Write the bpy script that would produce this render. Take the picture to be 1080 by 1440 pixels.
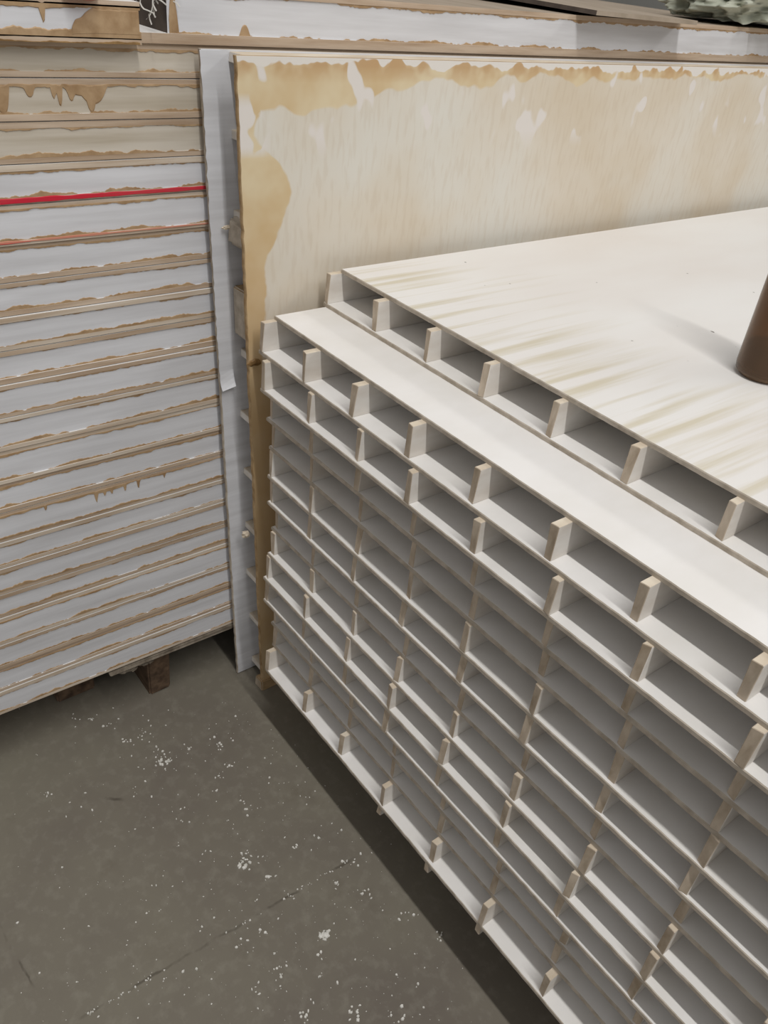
import bpy, bmesh, math, random
from mathutils import Vector, Matrix, noise

# ------------------------------------------------------------------ units
# scene laid out in "rib spacings" (one rib spacing = S metres); floor at u-height -7
S = 0.125
HL = 0.434614          # layer pitch of the open stack
T = 0.05               # sheet thickness
FZ = -7.0
def W(x, y, z): return Vector((x*S, y*S, (z-FZ)*S))

for o in list(bpy.data.objects): bpy.data.objects.remove(o)
scene = bpy.context.scene
COL = scene.collection

# ------------------------------------------------------------------ camera
F_PX = 1159.419
yaw, pit, rol = (math.radians(v) for v in (-48.7348, 34.2742, 6.79221))
CU = Vector((8.34282, -5.07495, 3.96435))
fwd = Vector((math.sin(yaw)*math.cos(pit), math.cos(yaw)*math.cos(pit), -math.sin(pit)))
rgt0 = Vector((math.cos(yaw), -math.sin(yaw), 0)); up0 = rgt0.cross(fwd)
rgt = math.cos(rol)*rgt0 + math.sin(rol)*up0
upv = -math.sin(rol)*rgt0 + math.cos(rol)*up0
cd = bpy.data.cameras.new('camera'); cam = bpy.data.objects.new('camera', cd); COL.objects.link(cam)
cd.sensor_fit = 'VERTICAL'; cd.sensor_height = 36.0; cd.lens = F_PX/1440*36.0
cd.clip_start = 0.02; cd.clip_end = 200
Mx = Matrix((rgt, upv, -fwd)).transposed().to_4x4(); Mx.translation = W(*CU)
cam.matrix_world = Mx
scene.camera = cam
def ray(x, y): return rgt*((x-540)/F_PX) + upv*((720-y)/F_PX) + fwd
def on_z(x, y, z): r = ray(x, y); return CU + r*((z-CU.z)/r.z)
def on_x(x, y, X): r = ray(x, y); return CU + r*((X-CU.x)/r.x)

# ------------------------------------------------------------------ world, lamps, exposure
world = bpy.data.worlds.new('hall_light'); scene.world = world; world.use_nodes = True
bg = world.node_tree.nodes['Background']; bg.inputs[0].default_value = (1.0, 0.98, 0.965, 1); bg.inputs[1].default_value = 0.39
def area(name, loc, target, sx, sy, power, col):
    l = bpy.data.lights.new(name, 'AREA'); l.shape = 'RECTANGLE'; l.size = sx; l.size_y = sy; l.energy = power; l.color = col
    o = bpy.data.objects.new(name, l); COL.objects.link(o); o.location = loc
    d = (Vector(target)-Vector(loc)).normalized()
    # long side (local X) kept along world X
    z = -d; x = Vector((1, 0, 0)); x = (x - z*x.dot(z)).normalized(); y = z.cross(x)
    m = Matrix((x, y, z)).transposed().to_4x4(); m.translation = loc; o.matrix_world = m
    return o
area('lamp_row_front', (2.4, -0.50, 5.0), (0.4, 0, 0.8), 4.0, 0.12, 138, (1.0, 0.985, 0.96))
area('lamp_row_back', (3.2, 5.4, 5.2), (0.4, 1.0, 0.8), 6.0, 0.5, 90, (1.0, 0.98, 0.95))
scene.view_settings.view_transform = 'Standard'
scene.view_settings.look = 'None'
scene.view_settings.gamma = 1.0
scene.view_settings.use_curve_mapping = False
scene.view_settings.exposure = 0.0

# ------------------------------------------------------------------ materials
def srgb(r, g, b):
    f = lambda c: (c/255/12.92) if c/255 <= 0.04045 else ((c/255+0.055)/1.055)**2.4
    return (f(r), f(g), f(b), 1)
class NT:
    def __init__(s, name):
        s.m = bpy.data.materials.new(name); s.m.use_nodes = True
        s.t = s.m.node_tree; s.b = s.t.nodes['Principled BSDF']; s.n = s.t.nodes; s.l = s.t.links
        s.b.inputs['Specular IOR Level'].default_value = 0.25
        s.co = s.n.new('ShaderNodeTexCoord')
    def pos(s, scale=(1, 1, 1), world=False):
        mp = s.n.new('ShaderNodeMapping'); mp.inputs['Scale'].default_value = scale
        if world:
            g = s.n.new('ShaderNodeNewGeometry'); s.l.new(g.outputs['Position'], mp.inputs[0])
        else: s.l.new(s.co.outputs['Object'], mp.inputs[0])
        return mp.outputs[0]
    def noise(s, vec, scale, detail=4, rough=0.55):
        k = s.n.new('ShaderNodeTexNoise'); k.inputs['Scale'].default_value = scale; k.inputs['Detail'].default_value = detail
        k.inputs['Roughness'].default_value = rough; s.l.new(vec, k.inputs['Vector']); return k.outputs['Fac']
    def rng(s, v, a, b, c=0.0, d=1.0):
        k = s.n.new('ShaderNodeMapRange'); k.clamp = True
        for i, q in zip((1, 2, 3, 4), (a, b, c, d)): k.inputs[i].default_value = q
        s.l.new(v, k.inputs[0]); return k.outputs[0]
    def math(s, op, a, b=None, c=None):
        k = s.n.new('ShaderNodeMath'); k.operation = op
        for i, q in enumerate((a, b, c)):
            if q is None: continue
            if isinstance(q, (int, float)): k.inputs[i].default_value = q
            else: s.l.new(q, k.inputs[i])
        return k.outputs[0]
    def mix(s, f, a, b):
        k = s.n.new('ShaderNodeMix'); k.data_type = 'RGBA'
        if isinstance(f, (int, float)): k.inputs[0].default_value = f
        else: s.l.new(f, k.inputs[0])
        for i, q in ((6, a), (7, b)):
            if isinstance(q, tuple): k.inputs[i].default_value = q
            else: s.l.new(q, k.inputs[i])
        return k.outputs[2]
    def sep(s, v):
        k = s.n.new('ShaderNodeSeparateXYZ'); s.l.new(v, k.inputs[0]); return k.outputs
    def bump(s, h, strength=0.2, dist=0.002):
        k = s.n.new('ShaderNodeBump'); k.inputs['Strength'].default_value = strength; k.inputs['Distance'].default_value = dist
        s.l.new(h, k.inputs['Height']); s.l.new(k.outputs[0], s.b.inputs['Normal'])
    def out(s, col, rough=0.7):
        if isinstance(col, tuple): s.b.inputs['Base Color'].default_value = col
        else: s.l.new(col, s.b.inputs['Base Color'])
        s.b.inputs['Roughness'].default_value = rough; return s.m

def simple(name, c1, c2, scale=(20, 20, 20), ns=1.0, rough=0.75, bump=0.15, lo=0.35, hi=0.7):
    k = NT(name); p = k.pos(scale, True); n = k.noise(p, ns, 5)
    k.bump(n, bump, 0.001)
    return k.out(k.mix(k.rng(n, lo, hi), c1, c2), rough)

M_WHITE = simple('white_board', srgb(236, 234, 232), srgb(226, 223, 218), (6, 3, 6), 1.5, 0.6, 0.05)
M_EDGE = simple('board_edge', srgb(192, 182, 168), srgb(160, 149, 134), (60, 25, 60), 1.0, 0.85, 0.3)
M_RIBSIDE = simple('rib_side', srgb(232, 228, 222), srgb(210, 201, 190), (18, 5, 18), 1.4, 0.75, 0.1)
M_RIBEND = simple('rib_end_grain', srgb(200, 186, 168), srgb(162, 146, 126), (50, 50, 25), 1.0, 0.85, 0.4)
M_RIBTOP = simple('rib_top', srgb(219, 208, 190), srgb(196, 180, 158), (40, 12, 40), 1.0, 0.85, 0.3)
M_GLUE = simple('dried_glue', srgb(186, 158, 124), srgb(154, 124, 90), (30, 30, 30), 1.5, 0.45, 0.3)
M_GLUEDARK = simple('dried_glue_dark', srgb(160, 128, 84), srgb(120, 92, 58), (40, 40, 40), 1.5, 0.45, 0.3)
M_SKINEDGE = simple('skin_edge', srgb(202, 183, 162), srgb(170, 146, 122), (30, 6, 90), 1.0, 0.8, 0.35)
M_SKINPALE = simple('skin_edge_pale', srgb(216, 204, 188), srgb(188, 168, 146), (30, 6, 90), 1.0, 0.8, 0.35)
M_BATTEN = simple('white_batten', srgb(222, 223, 227), srgb(204, 204, 207), (14, 4, 60), 1.0, 0.65, 0.12)
M_BATTEN_DIRTY = simple('grubby_batten', srgb(208, 200, 187), srgb(184, 173, 155), (10, 3, 50), 1.2, 0.7, 0.15)
M_RED = simple('red_paint_line', srgb(206, 42, 62), srgb(188, 84, 84), (20, 6, 60), 1.0, 0.5, 0.1)
M_PINK = simple('faded_red_line', srgb(206, 132, 112), srgb(196, 160, 132), (20, 5, 60), 1.0, 0.6, 0.1)
M_TIMBER = simple('old_timber', srgb(112, 92, 74), srgb(66, 52, 42), (16, 50, 50), 1.0, 0.85, 0.5)
M_PALE_TIMBER = simple('pale_timber', srgb(186, 160, 124), srgb(146, 118, 82), (50, 14, 50), 1.0, 0.8, 0.4)
M_FLAKE = simple('plaster_flake', srgb(232, 230, 224), srgb(200, 198, 190), (80, 80, 80), 1.0, 0.8, 0.2)
M_DEBRIS = simple('dusty_debris', srgb(150, 140, 126), srgb(104, 94, 82), (50, 50, 50), 1.0, 0.9, 0.6)
M_GREYBOARD = simple('grey_brown_board', srgb(170, 156, 140), srgb(150, 137, 120), (5, 20, 20), 1.0, 0.75, 0.1)
M_DARKEDGE = simple('dark_end_and_board_shade', srgb(96, 86, 78), srgb(70, 62, 58), (30, 30, 30), 1.0, 0.8, 0.2)  # dark panel ends; also painted shade on the loose board
M_WALL = simple('hall_wall', srgb(190, 190, 186), srgb(178, 178, 174), (0.5, 0.5, 0.5), 1.0, 0.9, 0.05)
M_REDCAP = simple('red_plastic', srgb(205, 62, 50), srgb(180, 46, 40), (30, 30, 30), 1.0, 0.45, 0.05)

def top_sheet_material():
    k = NT('streaked_top_sheet')
    p = k.pos((1, 1, 1), True); X, Y, Z = k.sep(p)
    yy = k.math('MULTIPLY', Y, 1/S)
    # streaks of glue running along the ribs, strongest near the front edge
    sv = k.pos((55, 2.2, 1), True)
    n1 = k.noise(sv, 1.0, 3, 0.5)
    sv2 = k.pos((15, 0.9, 1), True); n2 = k.noise(sv2, 1.0, 2)
    reach = k.math('MULTIPLY_ADD', n2, 3.4, 0.6)
    d = k.math('SUBTRACT', yy, 1.1)
    fade = k.math('SUBTRACT', 1.0, k.math('DIVIDE', d, reach)); fade = k.rng(fade, 0.0, 0.7)
    st = k.math('MULTIPLY', k.rng(n1, 0.48, 0.66), fade)
    st = k.math('MULTIPLY', st, 0.62)
    base = k.mix(k.rng(k.noise(k.pos((5, 2, 5), True), 1.0, 4), 0.35, 0.7), srgb(230, 228, 225), srgb(224, 219, 214))
    spots = k.rng(k.noise(k.pos((1, 1, 1), True), 60, 1), 0.80, 0.83)
    c = k.mix(st, base, srgb(196, 184, 150))
    c = k.mix(spots, c, srgb(120, 114, 108))
    return k.out(c, 0.6)
M_TOP = top_sheet_material()

def cream_face_material():
    k = NT('glue_stained_cream_face')
    p = k.pos((1, 1, 1), True); X, Y, Z = k.sep(p)
    y = k.math('MULTIPLY', Y, 1/S); z = k.math('ADD', k.math('MULTIPLY', Z, 1/S), FZ)
    def ramp(v, a, b, stops):
        r = k.n.new('ShaderNodeValToRGB'); r.color_ramp.interpolation = 'B_SPLINE'
        k.l.new(k.rng(v, a, b), r.inputs[0]); e = r.color_ramp.elements
        while len(e) < len(stops): e.new(0.5)
        for q, (t, val) in zip(e, stops): q.position = (t-a)/(b-a); q.color = (val, val, val, 1)
        return r.outputs[0]
    base_n = k.noise(p, 5, 4)
    comb = k.noise(k.pos((1, 120, 22), True), 1.0, 2, 0.5)      # short combed ripples
    col = k.mix(k.rng(base_n, 0.35, 0.68), srgb(220, 212, 198), srgb(212, 199, 178))
    pale = k.rng(k.noise(p, 3.1, 3), 0.45, 0.66)
    col = k.mix(k.math('MULTIPLY', pale, 0.85), col, srgb(220, 217, 208))
    col = k.mix(k.math('MULTIPLY', k.rng(comb, 0.5, 0.64), 0.17), col, srgb(190, 170, 142))
    ns = k.noise(p, 11, 3); nb = k.noise(p, 22, 2); n3 = k.noise(k.pos((1, 1, 0.5), True), 16, 2)
    c5 = lambda n, a: k.math('MULTIPLY', k.math('SUBTRACT', n, 0.5), a)
    dist = k.math('SUBTRACT', 2.80, z)                          # below the top edge
    depth = ramp(y, -0.5, 9.5, [(-0.5, 0.5), (0.5, 0.52), (1.5, 0.50), (2.0, 0.24), (3.5, 0.20), (5.0, 0.15), (9.5, 0.10)])
    depth = k.math('ADD', depth, c5(n3, 0.45))
    topm = k.rng(k.math('SUBTRACT', depth, dist), 0.0, 0.03)
    ye = k.math('MULTIPLY_ADD', k.math('SUBTRACT', 2.86, z), 0.052, -0.2)
    dl = k.math('SUBTRACT', y, ye)
    wid = ramp(z, -0.8, 2.9, [(-0.8, 0.3), (-0.35, 0.22), (0.1, 0.36), (0.45, 0.24), (0.9, 0.42), (1.35, 0.72), (1.75, 0.58), (2.1, 0.16), (2.4, 0.3), (2.9, 0.5)])
    sidem = k.rng(k.math('SUBTRACT', k.math('ADD', wid, c5(ns, 0.4)), dl), 0.0, 0.03)
    m = k.math('MAXIMUM', topm, sidem)
    white_top = k.rng(k.math('ADD', dist, c5(nb, 0.45)), 0.015, 0.0)
    wp = k.math('MULTIPLY', k.rng(k.noise(k.pos((1, 1, 0.6), True), 15, 2), 0.61, 0.635), k.rng(z, 1.75, 2.0))
    patch = k.math('MULTIPLY', k.math('MULTIPLY', k.rng(z, 1.82, 1.95), k.rng(z, 2.5, 2.35)), k.math('MULTIPLY', k.rng(dl, 0.42, 0.3), k.rng(k.noise(k.pos((1, 1, 0.7), True), 19, 2), 0.46, 0.49)))
    wp = k.math('MAXIMUM', wp, patch)
    m = k.math('MULTIPLY', m, k.math('SUBTRACT', 1.0, wp))
    low = k.rng(z, -0.5, -0.9)
    m = k.math('MAXIMUM', m, low)
    tan = k.mix(k.rng(ns, 0.36, 0.66), srgb(219, 203, 170), srgb(206, 180, 138))
    rim = k.math('MULTIPLY', k.rng(dist, 0.2, 0.02), k.rng(nb, 0.42, 0.58))   # browner blobs along the very top
    tan = k.mix(k.math('MULTIPLY', rim, 0.8), tan, srgb(190, 154, 112))
    tan = k.mix(k.math('MULTIPLY', k.rng(z, 1.2, 0.2), 0.55), tan, srgb(199, 165, 120))
    c = k.mix(m, col, tan)
    c = k.mix(wp, c, srgb(224, 218, 212))
    c = k.mix(white_top, c, srgb(226, 221, 214))
    k.bump(comb, 0.12, 0.001)
    return k.out(c, 0.5)
M_CREAM = cream_face_material()

def floor_material():
    k = NT('worn_concrete')
    p = k.pos((1, 1, 1), True); X, Y, Z = k.sep(p)
    n1 = k.noise(p, 2.2, 6, 0.6); n2 = k.noise(p, 45, 4, 0.6)
    c = k.mix(k.rng(n1, 0.32, 0.7), srgb(130, 125, 111), srgb(112, 105, 96))
    c = k.mix(k.math('MULTIPLY', k.rng(n2, 0.5, 0.75), 0.35), c, srgb(152, 148, 136))
    dirt = k.rng(k.noise(p, 6.5, 5, 0.65), 0.6, 0.8)
    c = k.mix(k.math('MULTIPLY', dirt, 0.45), c, srgb(92, 82, 70))
    # hairline cracks: segments given by pixel-measured floor points
    for (a, b, w) in (((100, 1440), (500, 1205), 0.0022), ((-5, 1295), (48, 1390), 0.0016), ((145, 1122), (180, 1126), 0.003)):
        A = on_z(*a, FZ)*S; B = on_z(*b, FZ)*S
        d = (B-A); L = math.hypot(d.x, d.y); ux, uy = d.x/L, d.y/L
        t = k.math('ADD', k.math('MULTIPLY', k.math('SUBTRACT', X, A.x), ux), k.math('MULTIPLY', k.math('SUBTRACT', Y, A.y), uy))
        q = k.math('SUBTRACT', k.math('MULTIPLY', k.math('SUBTRACT', X, A.x), -uy), k.math('MULTIPLY', k.math('SUBTRACT', Y, A.y), -ux))
        wob = k.math('MULTIPLY', k.math('SUBTRACT', k.noise(p, 30, 3), 0.5), 0.012)
        q = k.math('ABSOLUTE', k.math('ADD', q, wob))
        m = k.math('MULTIPLY', k.rng(q, w*0.5, w*1.5, 1, 0), k.math('MULTIPLY', k.rng(t, 0.0, 0.02), k.rng(t, L-0.02, L, 1, 0)))
        m = k.math('MULTIPLY', m, k.rng(k.noise(p, 22, 3), 0.42, 0.6))
        c = k.mix(k.math('MULTIPLY', m, 0.55), c, srgb(62, 55, 46))
    k.bump(n2, 0.12, 0.001)
    return k.out(c, 0.62)
M_FLOOR = floor_material()

def bottle_material():
    k = NT('brown_bottle_plastic')
    b = k.b; b.inputs['Base Color'].default_value = srgb(150, 118, 86); b.inputs['Transmission Weight'].default_value = 0.8
    b.inputs['Roughness'].default_value = 0.22; b.inputs['IOR'].default_value = 1.4
    return k.m
M_BOTTLE = bottle_material()
M_LIQUID = simple('amber_liquid', srgb(118, 86, 48), srgb(100, 72, 42), (10, 10, 10), 1.0, 0.3, 0.0)
M_CAP = simple('black_cap', srgb(40, 38, 38), srgb(30, 28, 28), (30, 30, 30), 1.0, 0.5, 0.05)
M_TARP = simple('grey_green_cloth', srgb(196, 198, 182), srgb(156, 160, 146), (12, 12, 12), 1.0, 0.9, 0.3)

# ------------------------------------------------------------------ helpers
def link(o): COL.objects.link(o); return o
def props(o, label=None, cat=None, group=None, kind=None):
    if label: o['label'] = label
    if cat: o['category'] = cat
    if group: o['group'] = group
    if kind: o['kind'] = kind
    return o
def empty(name, loc, label, cat, group=None):
    o = bpy.data.objects.new(name, None); o.empty_display_size = 0.05; o.location = loc; link(o)
    return props(o, label, cat, group)
def place(o, parent, loc):
    o.location = loc
    if parent is not None:
        o.parent = parent; o.location = Vector(loc) - parent.location
    return link(o)
def mesh_obj(name, verts, faces, mats, parent, loc=(0, 0, 0), fm=None, smooth=False):
    me = bpy.data.meshes.new(name)
    me.from_pydata([tuple(v) for v in verts], [], faces)
    for m in mats: me.materials.append(m)
    if fm: me.polygons.foreach_set('material_index', fm)
    if smooth: me.polygons.foreach_set('use_smooth', [True]*len(me.polygons))
    me.update()
    o = bpy.data.objects.new(name, me)
    return place(o, parent, loc)

def sheet_mesh(name, lx, ly, t, rnd, mats, step=0.012, jit=0.0003, skew=0.0):
    """board with origin at its near-left bottom corner; worn front edge (y=0) and left edge (x=0). slots: face, edge"""
    out = []
    n = int(lx/step)
    out += [(i*lx/n, skew*i*lx/n + rnd.uniform(-jit, jit)) for i in range(n+1)]
    out += [(lx, ly + skew*lx), (0, ly)]
    m = len(out); v = [(x, y, 0) for x, y in out]
    ch = t*0.18
    # top is very slightly rounded over
    def inset(i):
        x, y = out[i]
        return (min(max(x, ch), lx-ch), min(y+ch, ly-ch) if i < n+1 else y-ch)
    v += [(x, y, t-ch) for x, y in out]
    v += [inset(i)+(t,) for i in range(m)]
    f = [tuple(reversed(range(m)))]; fm = [0]
    for i in range(m):
        j = (i+1) % m
        f.append((i, j, m+j, m+i)); fm.append(1)
        f.append((m+i, m+j, 2*m+j, 2*m+i)); fm.append(1)
    f.append(tuple(range(2*m, 3*m))); fm.append(0)
    me = bpy.data.meshes.new(name); me.from_pydata(v, [], f)
    for q in mats: me.materials.append(q)
    me.polygons.foreach_set('material_index', fm); me.update()
    return me

def bar_mesh(name, sx, sy, sz, rnd, mats, bev=0.0007, chip=0.003):
    """bar, origin at the middle of its near end's foot; runs along +Y. slots: side, end, top"""
    bm = bmesh.new()
    vs = {}
    for ix in (-1, 1):
        for iy in (0, 1):
            for iz in (0, 1):
                c = rnd.uniform(-chip, chip) if iy == 0 else 0
                vs[ix, iy, iz] = bm.verts.new((ix*sx/2 + (rnd.uniform(-chip, chip)*0.25 if iy == 0 else 0), iy*sy + c, iz*sz))
    q = lambda *k: bm.faces.new([vs[i] for i in k])
    q((-1, 0, 0), (1, 0, 0), (1, 0, 1), (-1, 0, 1)); q((1, 1, 0), (-1, 1, 0), (-1, 1, 1), (1, 1, 1))
    q((1, 0, 0), (1, 1, 0), (1, 1, 1), (1, 0, 1)); q((-1, 1, 0), (-1, 0, 0), (-1, 0, 1), (-1, 1, 1))
    q((-1, 0, 1), (1, 0, 1), (1, 1, 1), (-1, 1, 1)); q((-1, 1, 0), (1, 1, 0), (1, 0, 0), (-1, 0, 0))
    bmesh.ops.bevel(bm, geom=[e for e in bm.edges if any(v.co.y < sy*0.5 for v in e.verts)], offset=bev, segments=1, affect='EDGES')
    bm.normal_update()
    for f in bm.faces:
        n = f.normal
        f.material_index = 1 if abs(n.y) > 0.6 else (2 if n.z > 0.6 else 0)
    me = bpy.data.meshes.new(name); bm.to_mesh(me); bm.free()
    for m in mats: me.materials.append(m)
    return me

def box(name, x0, x1, y0, y1, z0, z1, mats, parent, rnd=None, bev=0.0, jit=0.0):
    """axis box in rib units; slots: x-faces, y-faces, z-faces"""
    c = W((x0+x1)/2, (y0+y1)/2, z0)
    bm = bmesh.new(); bmesh.ops.create_cube(bm, size=1.0)
    for v in bm.verts:
        v.co = Vector((v.co.x*(x1-x0)*S, v.co.y*(y1-y0)*S, (v.co.z+0.5)*(z1-z0)*S))
        if rnd and jit: v.co += Vector([rnd.uniform(-jit, jit)*S for _ in range(3)])
    if bev: bmesh.ops.bevel(bm, geom=list(bm.edges), offset=bev*S, segments=2, affect='EDGES')
    bm.normal_update()
    for f in bm.faces:
        n = [abs(a) for a in f.normal]; f.material_index = min(n.index(max(n)), len(mats)-1)
    me = bpy.data.meshes.new(name); bm.to_mesh(me); bm.free()
    for m in mats: me.materials.append(m)
    return place(bpy.data.objects.new(name, me), parent, c)

def ribbon(name, parent, mat, X, pts, thick=0.006):
    """thin ragged bead on a face at X=const; pts = (y, zlo, zhi)"""
    c = W(X, pts[0][0], pts[0][1]); v = []; f = []
    for y, a, b in pts:
        if b-a < 0.002: b = a+0.002
        for (x, z) in ((X-0.004, a), (X+thick, a+0.1*(b-a)), (X+thick, b-0.1*(b-a)), (X-0.004, b)):
            v.append(W(x, y, z)-c)
    for i in range(len(pts)-1):
        p = 4*i
        for j in range(3): f.append((p+j, p+4+j, p+5+j, p+1+j))
    return mesh_obj(name, v, f, [mat], parent, c, smooth=False)

ORD = ['first', 'second', 'third', 'fourth', 'fifth', 'sixth', 'seventh', 'eighth', 'ninth', 'tenth', 'eleventh', 'twelfth', 'thirteenth',
       'fourteenth', 'fifteenth', 'sixteenth', 'seventeenth', 'eighteenth', 'nineteenth', 'twentieth', 'twenty-first', 'twenty-second']

# ------------------------------------------------------------------ the setting
def plane(name, vs, mat):
    c = sum((Vector(v) for v in vs), Vector())/4
    o = mesh_obj(name, [Vector(v)-c for v in vs], [(0, 1, 2, 3)], [mat], None, c)
    return props(o, kind='structure')
plane('floor', [(-9, -7, 0), (9, -7, 0), (9, 11, 0), (-9, 11, 0)], M_FLOOR)
plane('wall_left', [(-9, -7, 0), (-9, 11, 0), (-9, 11, 6), (-9, -7, 6)], M_WALL)
plane('wall_back', [(-9, 11, 0), (9, 11, 0), (9, 11, 6), (-9, 11, 6)], M_WALL)

# ------------------------------------------------------------------ open stack of ribbed panels
rnd = random.Random(4)
LX, LY = 9.76, 19.52
rib_h = HL - T
rib_meshes = [bar_mesh('rib', 0.085*S, LY*S*0.99, rib_h*S, rnd, (M_RIBSIDE, M_RIBEND, M_RIBTOP)) for _ in range(8)]
sheet_meshes = [sheet_mesh('sheet', LX*S, LY*S, T*S, rnd, (M_WHITE, M_EDGE)) for _ in range(4)]

# near-edge offsets and left offsets of each layer (measured on the photograph), top one first
LAYERS = ['D', 'E', 'F', 'G', 'H', 'I', 'J', 'K', 'L', 'M', 'N', 'O', 'P']
YO = dict(D=0.0, E=-0.085, F=0.0, G=0.035, H=0.0, I=0.0, J=0.05, K=-0.01, L=-0.07, M=-0.06, N=0.03, O=0.04, P=-0.11)
XO = dict(D=-0.235, E=-0.04, F=-0.01, G=0.01, H=0.04, I=0.05, J=0.10, K=0.11, L=0.10, M=0.10, N=0.20, O=0.23, P=0.275)
PIX = {
 'B': [(456, 423), (519.5, 463.8), (589.8, 507), (672.5, 555.3), (763.3, 612), (865.4, 677.9), (999, 757)],
 'D': [None, (422.7, 534.9), (491.3, 582.4), (565.2, 640.4), (654.9, 704), (758, 785.2), (876, 871.4), (1032, 978.8)],
 'E': [(370, 544.7), (426.2, 592.2), (494.8, 645), (568.7, 703), (654.4, 775), (761.4, 858.9), (880, 954.4), (1030, 1072.5)],
 'K': [(377, 778), (429, 832), (487.8, 891), (555.3, 954), (628.5, 1032.5), (712.5, 1120.4), (812, 1222), (925, 1329.5)],
 'L': [(368, 809.8), (423.4, 866), (479, 927), (542.3, 992), (616.2, 1069.5), (696, 1159.7), (789.5, 1257.5), (895, 1370.7)],
 'P': [(372.4, 939.3), (422.7, 999), (475, 1057.5), (534.3, 1127.3), (600, 1208.3), (673, 1294), (758.8, 1391)]}

def ribbed_panel(key, ztop, x0, y0, label, sm):
    root = empty('ribbed_panel', W(x0, y0, ztop-T), label, 'panel', 'ribbed panels in the open stack')
    o = bpy.data.objects.new('sheet', sm); place(o, root, W(x0, y0, ztop-T))
    xs = []
    px = PIX.get(key)
    for i in range(10):
        x = x0 + 0.05 + i + rnd.uniform(-0.035, 0.035)
        if px and i < len(px) and px[i]: x = on_z(*px[i], ztop).x + 0.045
        x = min(max(x, x0+0.05), x0+LX-0.06); xs.append(x)
        r = bpy.data.objects.new('rib', rib_meshes[rnd.randrange(8)])
        place(r, root, W(x, y0 + 0.012 + rnd.uniform(-0.012, 0.03), ztop))
        r.rotation_euler = (0, 0, rnd.uniform(-0.003, 0.003))
    return root, xs

# lowest first so that suffixes rise with the pile
for k in range(12, -1, -1):
    key = LAYERS[k]; z = -HL*(k+1)
    n = 12-k
    lab = ('bottom ribbed white panel of the open-ended stack, just above the dark gap' if n == 0 else
           'ribbed white panel, %s up from the bottom of the open-ended stack' % ORD[n])
    if k == 0: lab = 'ribbed white panel whose rib ends stick out beyond the bare cover sheet on it'
    root, xs = ribbed_panel(key, z, XO[key], YO[key], lab, sheet_meshes[k % 4])
    if n == 0:
        for i in range(10):     # shallow ribs under the lowest sheet, three of them reaching its front edge
            w = xs[i]; y = YO[key] + (0.005 if i in (3, 4, 5) else 0.6)
            b = box('underside_rib', w-0.05, w+0.03, y, 19.2, z-T-0.17, z-T, (M_RIBSIDE, M_RIBEND, M_RIBTOP), root, rnd, 0.008, 0.01)
# bare cover sheet lying on the upper ribbed panel
c_me = sheet_mesh('cover_sheet', LX*S, LY*S, T*S, rnd, (M_WHITE, M_EDGE), skew=-0.001)
c = place(bpy.data.objects.new('cover_sheet', c_me), None, W(-0.2, 0.2, -T))
props(c, 'plain white sheet with a long bare strip showing in front of the topmost ribbed panel', 'panel')
ribbed_panel('B', 0.052, -0.25, 0.975, 'topmost ribbed white panel, set back on the bare white sheet', sheet_meshes[1])
a_me = sheet_mesh('cover_sheet', LX*S, LY*S, T*S, rnd, (M_TOP, M_EDGE), skew=-0.008)
a = place(bpy.data.objects.new('cover_sheet', a_me), None, W(-0.18, 1.175, 0.052+rib_h))
props(a, 'large white top sheet with yellowish glue streaks, the brown bottle standing on it', 'panel')
# bearers carrying the stack
for i, y in enumerate((1.6, 9.5, 17.6)):
    o = box('timber_bearer', 0.35, 9.3, y, y+0.75, FZ, -HL*13-T-0.175, (M_TIMBER, M_TIMBER, M_TIMBER), None, rnd, 0.03, 0.0)
    props(o, ('timber bearer under the %s of the open-ended stack' % ('front', 'middle', 'back')[i]), 'timber', 'bearers under the open stack')

# ------------------------------------------------------------------ standing hollow panel
rs = random.Random(11)
XS = -0.45
root = empty('standing_panel', W(-0.72, 0, -6.98), 'hollow panel standing on edge with cream glue-stained face and open near end', 'panel')
def near_y(z, top, bot): return top + (bot-top)*(2.86-z)/9.84
def upright(name, X0, X1, ytop, ybot, zb, zt, mats, yend=19.3, jit=0.007):
    """skin standing on edge, worn near edge; slots: face(+X), edges, back"""
    n = 110; v = []; f = []; fm = []
    c = W(X1, 0, zb)
    prof = []
    for i in range(n+1):
        z = zb+(zt-zb)*i/n
        prof.append((near_y(z, ytop, ybot) + rs.uniform(-jit, jit), z))
    ch = 0.012
    for (y, z) in prof:
        for p in ((X0, y), (X1-ch, y), (X1, y+ch), (X1, yend), (X0, yend)): v.append(W(p[0], p[1], z)-c)
    for i in range(n):
        a = 5*i; b = a+5
        for j, m in ((0, 1), (1, 1), (2, 0), (3, 1)):
            f.append((a+j, a+j+1, b+j+1, b+j)); fm.append(m)
        f.append((a+4, a, b, b+4)); fm.append(2)
    f.append((4, 3, 2, 1, 0)); fm.append(1); q = 5*n
    f.append((q, q+1, q+2, q+3, q+4)); fm.append(1)
    return mesh_obj(name, v, f, mats, root, c, fm)
upright('cream_skin', XS-0.055, XS, -0.2, 0.29, -6.85, 2.86, (M_CREAM, M_PALE_TIMBER, M_WHITE))['label'] = 'cream skin stained with tan glue along its top and near edge'
upright('white_skin', -1.03, -0.98, -0.345, 0.095, -6.98, 2.85, (M_BATTEN, M_EDGE, M_BATTEN), jit=0.006)
for i, z in enumerate((2.78, 1.98, 1.06, -0.80, -1.75, -2.73, -3.74, -4.70, -5.7, -6.75)):
    y = near_y(z, -0.06, 0.30) + rs.uniform(0.03, 0.09)
    b = box('rib', -0.98, XS-0.055, y, y+18.8, z-0.05, z+0.05, (M_RIBSIDE, M_RIBSIDE, M_RIBTOP), root, rs, 0.006, 0.006)
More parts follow.
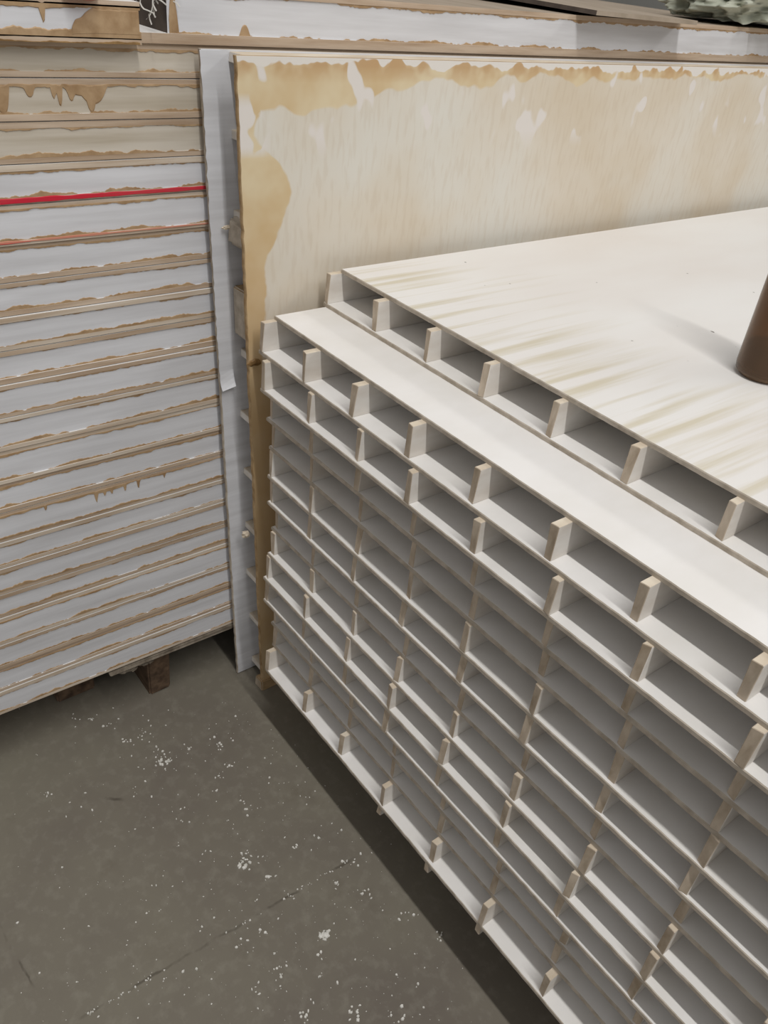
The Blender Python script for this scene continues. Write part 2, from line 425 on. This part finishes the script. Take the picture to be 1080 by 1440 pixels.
# wide stained end piece, splintered piece, torn veneer, glue lump, foot
box('rib', -0.95, XS-0.055, 0.02, 1.5, -0.50, 0.16, (M_PALE_TIMBER, M_EDGE, M_PALE_TIMBER), root, rs, 0.02, 0.03)['label'] = 'wide stained rib end'
box('splintered_rib', -0.95, XS-0.055, -0.02, 0.9, 0.68, 1.02, (M_EDGE, M_EDGE, M_EDGE), root, rs, 0.05, 0.06)
def veneer():
    n = 60; v = []; f = []; c = W(-0.98, 0, -1.2)
    for i in range(n+1):
        z = -1.3 + 4.14*i/n
        cur = max(0, 0.28-(z+1.3))/0.28
        x = -0.972 + 0.07*cur*cur
        y0 = near_y(z, -0.35, 0.09) + rs.uniform(-0.008, 0.008); y1 = near_y(z, -0.10, 0.26)-0.02*cur
        dz = 0.05*cur
        for (yy, xx, zz) in ((y0, x-0.006, z), (y0, x, z), (y1, x+0.02*cur, z+dz), (y1, x-0.006, z+dz)): v.append(W(xx, yy, zz)-c)
    for i in range(n):
        a = 4*i
        for j in range(4): f.append((a+j, a+(j+1) % 4, a+4+(j+1) % 4, a+4+j))
    f.append((3, 2, 1, 0)); f.append((4*n, 4*n+1, 4*n+2, 4*n+3))
    o = mesh_obj('torn_veneer', v, f, [M_BATTEN], root, c); o['label'] = 'white veneer peeling off at a torn lower edge'
veneer()
box('foot', -0.62, -0.4, 0.24, 0.9, -7.0, -6.8, (M_PALE_TIMBER, M_RIBEND, M_PALE_TIMBER), root, rs, 0.02, 0.02)
def lump(name, X, Y, Z, sx, sy, sz, mat, parent, seed, sub=2, amp=0.35, fr=2.2):
    bm = bmesh.new(); bmesh.ops.create_icosphere(bm, subdivisions=sub, radius=1)
    for v in bm.verts:
        d = 1 + amp*(noise.noise(v.co*fr+Vector((seed*7.1, seed*3.3, 0))))
        v.co = Vector((v.co.x*sx*d*S, v.co.y*sy*d*S, v.co.z*sz*d*S))
    me = bpy.data.meshes.new(name); bm.to_mesh(me); bm.free(); me.materials.append(mat)
    for p in me.polygons: p.use_smooth = sub > 2
    return place(bpy.data.objects.new(name, me), parent, W(X, Y, Z))
lump('glue_lump', XS+0.005, 0.07, -0.72, 0.03, 0.09, 0.05, M_GLUEDARK, root, 3, 2, 0.6)
lump('splinter', -0.92, -0.07, 0.92, 0.02, 0.07, 0.025, M_RIBTOP, root, 5, 2, 0.7)
lump('splinter', -0.72, 0.1, -3.72, 0.05, 0.06, 0.06, M_RIBTOP, root, 8, 2, 0.7)

# ------------------------------------------------------------------ closed pile of panels behind
rl = random.Random(23)
XF = -1.14
MID = [2.88, 2.544, 2.145, 1.738, 1.336, 0.915, 0.514, 0.135, -0.264, -0.67, -1.088, -1.53, -1.986, -2.399, -2.835, -3.242, -3.666, -4.056,
       -4.511, -4.938, -5.353, -5.79]
MID = [3.964+(q-3.964)*1.0096 for q in MID]
YA, YB = -6.5, 13.0
SK = 0.055
def bead_pts(z, up, y0, y1, base, amp, seed, drips=(), step=0.016):
    pts = []; n = int((y1-y0)/step)
    for i in range(n+1):
        y = y0+(y1-y0)*i/n
        a = noise.noise(Vector((y*2.1, seed*5.7, 0))); b = noise.noise(Vector((y*9.0, seed*3.1, 4))); cc = noise.noise(Vector((y*30, seed, 9)))
        hgt = max(0.0, base + amp*(0.9*a+0.55*b+0.25*cc))
        for (yc, w, l) in drips:
            d = abs(y-yc)/w
            if d < 1: hgt = max(hgt, l*(1-d**2.5) if l < 0.9 else l)
        pts.append((y, z, z+hgt) if up else (y, z-hgt, z))
    return pts
PILE_GROUP = 'closed panels in the tall pile'
N = len(MID)-1
for i in range(N-1, -1, -1):
    zt, zb = MID[i]-0.006, MID[i+1]+0.006
    up = N-1-i
    dx = rl.uniform(-0.02, 0.012)
    if i == 2: lab = 'closed panel with grubby cream edge just above the red-lined panel of the tall pile'
    elif i == 3: lab = 'closed white panel with a bright red line along its bottom edge'
    elif i == 4: lab = 'closed white panel with a faded pinkish line along its bottom edge'
    elif i == 1: lab = 'closed panel with long brown glue drips down its dirty white edge'
    elif i == 12: lab = 'closed white panel with a comb of short brown drips hanging below it'
    elif i == 0: lab = 'closed grubby panel forming the top full layer of the tall pile'
    elif up == 0: lab = 'lowest closed white panel of the tall pile, resting on timber blocks'
    else: lab = 'closed white panel with tan glue seams, %s from the bottom of the tall pile' % ORD[up]
    p = empty('closed_panel', W(XF, YA, zb), lab, 'panel', PILE_GROUP)
    f = XF+dx
    dirty = i <= 2
    ske = [M_SKINEDGE, M_SKINPALE, M_SKINEDGE][rl.randrange(3)]; s1, s2 = SK*rl.uniform(0.75, 1.2), SK*rl.uniform(0.75, 1.2)
    box('top_skin', f-LX, f+rl.uniform(-.008, .014), YA, YB, zt-s1, zt, (ske, ske, M_WHITE), p)
    box('bottom_skin', f-LX, f+rl.uniform(-.008, .014), YA, YB, zb, zb+s2, (ske, ske, M_WHITE), p)
    box('edge_batten', f-0.3, f-0.008, YA, YB, zb+s2, zt-s1, (M_BATTEN_DIRTY if dirty else M_BATTEN, M_RIBEND, M_RIBTOP), p)
    box('edge_batten', f-LX+0.008, f-LX+0.3, YA, YB, zb+s2, zt-s1, (M_BATTEN, M_RIBEND, M_RIBTOP), p)
    y1 = 0.6 if i > 0 else 0.2
    fx = f-0.006
    dr_up = []; dr_dn = []
    if i == 1:
        dr_dn = [(-2.45, 0.09, 0.95), (-2.17, 0.06, 0.13), (-1.93, 0.03, 0.15), (-1.87, 0.035, 0.22), (-1.75, 0.05, 0.17), (-1.60, 0.26, 0.12), (-1.52, 0.17, 0.2), (-1.545, 0.07, 0.285)]
        dr_dn = [(a_, b_, min(c_, 0.29)) for a_, b_, c_ in dr_dn]
    if i == 13:
        dr_dn = [(-2.66, 0.02, 0.10), (-1.98, 0.025, 0.2), (-1.86, 0.02, 0.13), (-1.76, 0.02, 0.13), (-1.57, 0.022, 0.14), (-1.375, 0.025, 0.15), (-0.985, 0.02, 0.10), (-1.8, 0.35, 0.06), (-2.3, 0.3, 0.045)]
    ribbon('glue_bead', p, M_GLUE, fx, bead_pts(zb+s2-0.008, True, -4.3, y1, 0.028, 0.05, i*2+1, dr_up))
    ribbon('glue_bead', p, M_GLUE, fx, bead_pts(zt-s1+0.008, False, -4.3, y1, 0.022, 0.035, i*2+2, dr_dn))
    if i in (3, 4):
        pts = []
        for q in range(240):
            y = -4.3+q*0.0205
            wd = (0.07 if i == 3 else 0.032)*(0.75+0.5*noise.noise(Vector((y*4, i, 2)))) * (1.0 if y < -1.5 else 0.8)
            pts.append((y, zb+SK-0.02-wd*0.45, zb+SK-0.02+wd*0.55))
        ribbon('paint_line', p, M_RED if i == 3 else M_PINK, f+0.012, pts, 0.006)
        if i == 4: ribbon('paint_line', p, M_RED, f+0.016, [(y, a+0.2*(b-a), a+(b-a)*(0.95-0.75*q/95)) for q, (y, a, b) in enumerate(pts[:95])], 0.006)
# short proud panel on the near part of the pile
p = empty('closed_panel', W(XF, YA, MID[0]), 'short closed panel lying proud on the tall pile, smeared with tan glue', 'panel', PILE_GROUP)
zb = MID[0]-0.004; f = XF+0.13
box('bottom_skin', f-LX, f+0.01, YA, -1.0, zb, zb+SK, (M_SKINEDGE, M_SKINEDGE, M_WHITE), p)
box('edge_batten', f-0.3, f, YA, -1.02, zb+SK, zb+0.385-SK, (M_BATTEN, M_SKINEDGE, M_RIBTOP), p)
box('end_batten', f-LX+0.3, f-0.3, -1.12, -1.01, zb+SK, zb+0.385-SK, (M_RIBSIDE, M_DARKEDGE, M_RIBTOP), p)
box('top_skin', f-LX, f+0.01, YA, -1.0, zb+0.385-SK, zb+0.385, (M_SKINEDGE, M_SKINEDGE, M_WHITE), p)
ribbon('glue_bead', p, M_GLUE, f+0.004, bead_pts(zb+SK-0.02, True, -4.3, -1.0, 0.08, 0.05, 77))
ribbon('glue_bead', p, M_GLUE, f+0.004, bead_pts(zb+0.385-SK+0.02, False, -4.3, -1.0, 0.05, 0.03, 78, [(-1.99, 0.03, 0.19), (-2.44, 0.07, 0.2)]))
sm_pts = []
for q in range(90):
    y = -1.72+q*0.0079; e = min(1, q/30); g = noise.noise(Vector((y*14, 2, 1)))*0.05*(1.2-e)
    lo = zb+0.07; sm_pts.append((y, lo, max(lo+0.01, lo+(0.06+0.19*e**0.7)+g)))
ribbon('glue_smear', p, M_GLUE, f+0.007, sm_pts)
ribbon('glue_bead', p, M_GLUEDARK, f+0.012, bead_pts(zb+0.0, True, -4.3, -1.02, 0.016, 0.02, 79))
# long panel beyond the gap
p2 = empty('closed_panel', W(XF, -0.62, MID[0]), 'long closed white panel on the tall pile carrying the loose grey board', 'panel', PILE_GROUP)
zb = MID[0]+0.0; f = XF+0.0
box('bottom_skin', f-LX, f+0.02, -0.98, YB, zb, zb+0.1, (M_SKINEDGE, M_SKINEDGE, M_WHITE), p2)
box('edge_batten', f-0.3, f, -0.64, YB, zb+0.1, zb+0.48, (M_BATTEN, M_DARKEDGE, M_RIBTOP), p2)
box('end_batten', f-LX+0.3, f-0.3, -0.64, -0.54, zb+0.1, zb+0.48, (M_RIBSIDE, M_DARKEDGE, M_RIBTOP), p2)
box('top_skin', f-LX, f+0.015, -0.64, YB, zb+0.48, zb+0.54, (M_SKINEDGE, M_SKINEDGE, M_GREYBOARD), p2)
ribbon('glue_bead', p2, M_GLUE, f+0.002, bead_pts(zb+0.085, True, -0.62, 12, 0.03, 0.05, 91, [(-0.57, 0.06, 0.4), (0.30, 0.07, 0.13)]))
ribbon('glue_bead', p2, M_GLUE, f+0.002, bead_pts(zb+0.49, False, -0.62, 12, 0.03, 0.04, 92))

# white shavings caught in the gap between the two top panels
def shavings():
    v = []; f = []; r = random.Random(5); c = W(-1.1, -0.75, 3.05)
    for q in range(16):
        a = Vector((r.uniform(-1.25, -1.1), r.uniform(-0.95, -0.68), r.uniform(3.27, 3.38)))
        d = Vector((r.uniform(-1, 1), r.uniform(-1, 1), r.uniform(-1.1, 0.3))).normalized()
        for s in range(6):
            b = a + d*0.05; d = (d+Vector((r.uniform(-.6, .6), r.uniform(-.6, .6), r.uniform(-.6, .5)))).normalized()
            w = Vector((0.003, 0.004, 0.005)); i0 = len(v)
            for e in (a-w, a+w, b+w, b-w): v.append(W(*e)-c)
            for e in (a-w, a+w, b+w, b-w): v.append(W(e.x+0.006, e.y, e.z)-c)
            f += [(i0, i0+1, i0+2, i0+3), (i0+7, i0+6, i0+5, i0+4), (i0, i0+4, i0+5, i0+1), (i0+3, i0+2, i0+6, i0+7)]
            a = b
    o = mesh_obj('wood_shavings', v, f, [M_FLAKE], None, c)
    props(o, 'tuft of white fibrous shavings in the dark gap between top panels', 'shavings', kind='stuff')
shavings()

# blocks and rubble under the pile
for i, (y, w, lab) in enumerate(((-1.42, 0.40, 'rough brown timber block under the tall pile, beside the dusty rubble'),
                                 (-2.75, 0.62, 'dark timber block far under the overhang of the tall pile'),
                                 (3.5, 0.6, 'timber block under the tall pile, hidden behind the standing panel'))):
    x1 = -1.32 if i != 1 else -1.95
    o = box('timber_block', x1-7.5, x1, y, y+w, FZ, -5.905 if i == 2 else -6.015, (M_TIMBER, M_TIMBER, M_TIMBER), None, rl, 0.03, 0.02)
    props(o, lab, 'timber', 'blocks under the tall pile')
r6 = random.Random(9)
b = box('scrap_board', -4.2, -1.12, -2.1, 0.55, -6.00, -5.905, (M_DEBRIS, M_DEBRIS, M_DEBRIS), None, r6, 0.01, 0.02)
props(b, 'dusty scrap board squeezed between the pile and its timber block', 'board')

# ------------------------------------------------------------------ things on the pile
def grey_board():
    zc = MID[0]+0.545
    pts = [(on_z(840, 25, zc+0.08)), (on_z(982, 34, zc+0.03))]
    A = Vector((-0.78, 5.85)); B = Vector((-0.74, 8.3))
    D = Vector((-4.6, 9.2)); E = Vector((-4.8, 5.2))
    zz = {0: zc+0.03, 1: zc+0.0, 2: zc+0.0, 3: zc+0.10}
    c = W(-2.5, 7, zc); v = []
    for i, q in enumerate((A, B, D, E)): v.append(W(q.x, q.y, zz[i])-c)
    for i, q in enumerate((A, B, D, E)): v.append(W(q.x, q.y, zz[i]+0.06)-c)
    f = [(3, 2, 1, 0), (4, 5, 6, 7), (0, 1, 5, 4), (1, 2, 6, 5), (2, 3, 7, 6), (3, 0, 4, 7)]
    o = mesh_obj('loose_board', v, f, [M_GREYBOARD, M_DARKEDGE], None, c, [1, 0, 0, 0, 1, 1])  # underside, back and left edge coloured dark: shade painted onto the board
    props(o, 'thin grey-brown board lying loose and overhanging the pile edge', 'board')
grey_board()
def cloth():
    bm = bmesh.new(); bmesh.ops.create_icosphere(bm, subdivisions=6, radius=1)
    for v in bm.verts:
        p = v.co.copy()
        k = 0
        for a, fr in ((0.26, 1.7), (0.17, 3.6), (0.08, 8)):
            k += a*(1-2*abs(noise.noise(p*fr+Vector((3, 8, 1)))))
        d = 0.85+k
        v.co = Vector((p.x*1.0*d*S, p.y*1.9*d*S, (max(p.z, -0.55)*0.42*d)*S))
    me = bpy.data.meshes.new('crumpled_cloth'); bm.to_mesh(me); bm.free(); me.materials.append(M_TARP)
    for q in me.polygons: q.use_smooth = True
    o = place(bpy.data.objects.new('crumpled_cloth', me), None, W(-1.8, 11.5, MID[0]+0.545+0.34))
    props(o, 'crumpled grey-green cloth bundle on the far end of the pile', 'cloth')
cloth()
def red_cap():
    prof = [(0.0, 0.0), (0.16, 0.0), (0.19, 0.03), (0.19, 0.14), (0.16, 0.17), (0.0, 0.17)]
    lathe('red_cap', prof, M_REDCAP, None, W(-1.02, -1.62, MID[0]+0.381), 28, 'red plastic cap lying on the short proud panel', 'cap')
def lathe(name, prof, mat, parent, loc, n, label=None, cat=None, smooth=True):
    v = []; f = []; k = len(prof)
    for i in range(n):
        a = 2*math.pi*i/n
        for r, z in prof: v.append((r*S*math.cos(a), r*S*math.sin(a), z*S))
    for i in range(n):
        j = (i+1) % n
        for q in range(k-1): f.append((i*k+q, j*k+q, j*k+q+1, i*k+q+1))
    o = mesh_obj(name, v, f, [mat], parent, loc, smooth=smooth)
    bm = bmesh.new(); bm.from_mesh(o.data); bmesh.ops.remove_doubles(bm, verts=bm.verts, dist=1e-6); bmesh.ops.recalc_face_normals(bm, faces=bm.faces); bm.to_mesh(o.data); bm.free()
    return props(o, label, cat)
red_cap()

# ------------------------------------------------------------------ bottle
ZA = 0.052+HL
bc = W(4.46, 3.60, ZA)
bt = empty('bottle', bc, 'dark brown plastic bottle standing on the top white sheet', 'bottle')
R = 0.305
lathe('bottle_body', [(0, 0.03), (0.16, 0.02), (0.22, 0.0), (0.25, 0.005), (R-0.01, 0.05), (R, 0.12), (R, 1.25), (R-0.02, 1.36), (0.2, 1.5), (0.12, 1.6), (0.115, 1.72),
                      (0.095, 1.72), (0.1, 1.6), (0.18, 1.48), (R-0.045, 1.35), (R-0.025, 1.24), (R-0.025, 0.13), (R-0.04, 0.06), (0, 0.05)], M_BOTTLE, bt, bc, 48)
lathe('liquid', [(0, 0.055), (0.2, 0.06), (R-0.03, 0.14), (R-0.03, 0.34), (0, 0.34)], M_LIQUID, bt, bc, 40)
lathe('cap', [(0, 1.62), (0.13, 1.62), (0.135, 1.64), (0.135, 1.8), (0.12, 1.83), (0, 1.83)], M_CAP, bt, bc, 32)

# ------------------------------------------------------------------ plaster crumbs on the floor
def flakes():
    r = random.Random(31); v = []; f = []
    def flake(x, y, s, zoff=0.0):
        n = r.randint(4, 6); a0 = r.uniform(0, 6.28); e = r.uniform(0.5, 1.0); th = r.uniform(0.0008, 0.0022)*min(1.5, s/0.004+0.3); i0 = len(v); ph = r.uniform(0, 3.14)
        for k in range(n):
            a = a0+2*math.pi*k/n; q = s*r.uniform(0.6, 1.1)
            px, py = q*math.cos(a), q*math.sin(a)*e
            v.append((x+px*math.cos(ph)-py*math.sin(ph), y+px*math.sin(ph)+py*math.cos(ph), 0.0002))
        for k in range(n):
            b = v[i0+k]; v.append((x+(b[0]-x)*0.8, y+(b[1]-y)*0.8, th))
        f.append(tuple(range(i0+n, i0+2*n)))
        for k in range(n):
            j = (k+1) % n; f.append((i0+k, i0+j, i0+n+j, i0+n+k))
    def at(px, py): q = on_z(px, py, FZ); return q.x*S, q.y*S
    # clusters seen on the photograph: pixel, count, pixel spread, size (m)
    for (px, py, n, sp, s) in ((230, 1072, 26, 14, .0034), (225, 1062, 8, 10, .0026), (200, 1033, 14, 16, .0022), (180, 1044, 6, 8, .0024), (264, 1052, 6, 6, .0030), (306, 1050, 9, 9, .0028),
                               (322, 1077, 6, 8, .003), (310, 1093, 4, 6, .003), (345, 1133, 6, 8, .003), (304, 1112, 3, 3, .003), (342, 1216, 14, 9, .0038), (348, 1203, 10, 10, .003), (376, 1234, 5, 8, .003),
                               (415, 1190, 5, 5, .003), (455, 1312, 12, 9, .0040), (458, 1316, 3, 5, .006), (447, 1342, 3, 4, .0035), (474, 1247, 6, 7, .003), (393, 1368, 10, 12, .0034), (360, 1392, 5, 8, .003),
                               (430, 1432, 8, 9, .0035), (497, 1425, 10, 14, .0035), (485, 1210, 4, 5, .003), (67, 1117, 5, 5, .0022), (190, 1110, 5, 8, .0024), (106, 1012, 6, 12, .0022), (128, 1010, 6, 10, .0022),
                               (155, 1020, 4, 6, .0022), (54, 1060, 2, 4, .0025), (367, 1310, 4, 5, .003), (570, 1290, 7, 10, .0032), (617, 1320, 6, 12, .003), (560, 1430, 5, 9, .003), (512, 1256, 6, 8, .0035), (500, 1212, 6, 10, .003)):
        for _ in range(n):
            x, y = at(px+r.gauss(0, sp*0.55), py+r.gauss(0, sp*0.5)); flake(x, y, s*r.uniform(0.4, 1.25))
    # crumbs along the crack
    for _ in range(60):
        t = r.random(); x, y = at(100+400*t+r.gauss(0, 2), 1440-235*t+r.gauss(0, 2.0))
        if 0.05 < t < 0.35 or 0.52 < t: flake(x, y, r.uniform(0.0008, 0.0024))
    # loose scatter, denser towards the open stack
    for _ in range(620):
        px = r.triangular(-20, 720, 430); py = r.uniform(985, 1440)
        if px > 380 + (py-1000)*0.75: continue
        x, y = at(px, py); flake(x, y, min(0.0034, r.expovariate(1/0.0009)+0.0004))
    for _ in range(500):
        x = r.uniform(-0.1, 1.6); y = r.uniform(-1.2, 0.5); flake(x, y, r.uniform(0.0004, 0.0011))
    o = mesh_obj('plaster_crumbs', v, f, [M_FLAKE], None)
    props(o, 'white plaster crumbs and dust scattered over the concrete floor', 'debris', kind='stuff')
flakes()
def rubble():
    r = random.Random(17); allv = []; allf = []; c = W(-1.4, -1.8, -6)
    for q in range(46):
        bm = bmesh.new(); bmesh.ops.create_icosphere(bm, subdivisions=1, radius=1)
        s = r.uniform(0.03, 0.08); ctr = Vector((r.uniform(-1.55, -1.18), r.uniform(-2.0, -1.15), 0)); ctr.z = -6.02 - abs(r.gauss(0, 0.06))
        i0 = len(allv)
        for v in bm.verts:
            k = s*r.uniform(0.6, 1.2); allv.append(W(ctr.x+v.co.x*k, ctr.y+v.co.y*k*1.3, ctr.z+v.co.z*k*0.8)-c)
        for fa in bm.faces: allf.append(tuple(i0+v.index for v in fa.verts))
        bm.free()
    o = mesh_obj('dusty_rubble', allv, allf, [M_DEBRIS], None, c)
    props(o, 'clump of dusty grey fibrous rubble caught under the tall pile', 'debris', kind='stuff')
rubble()
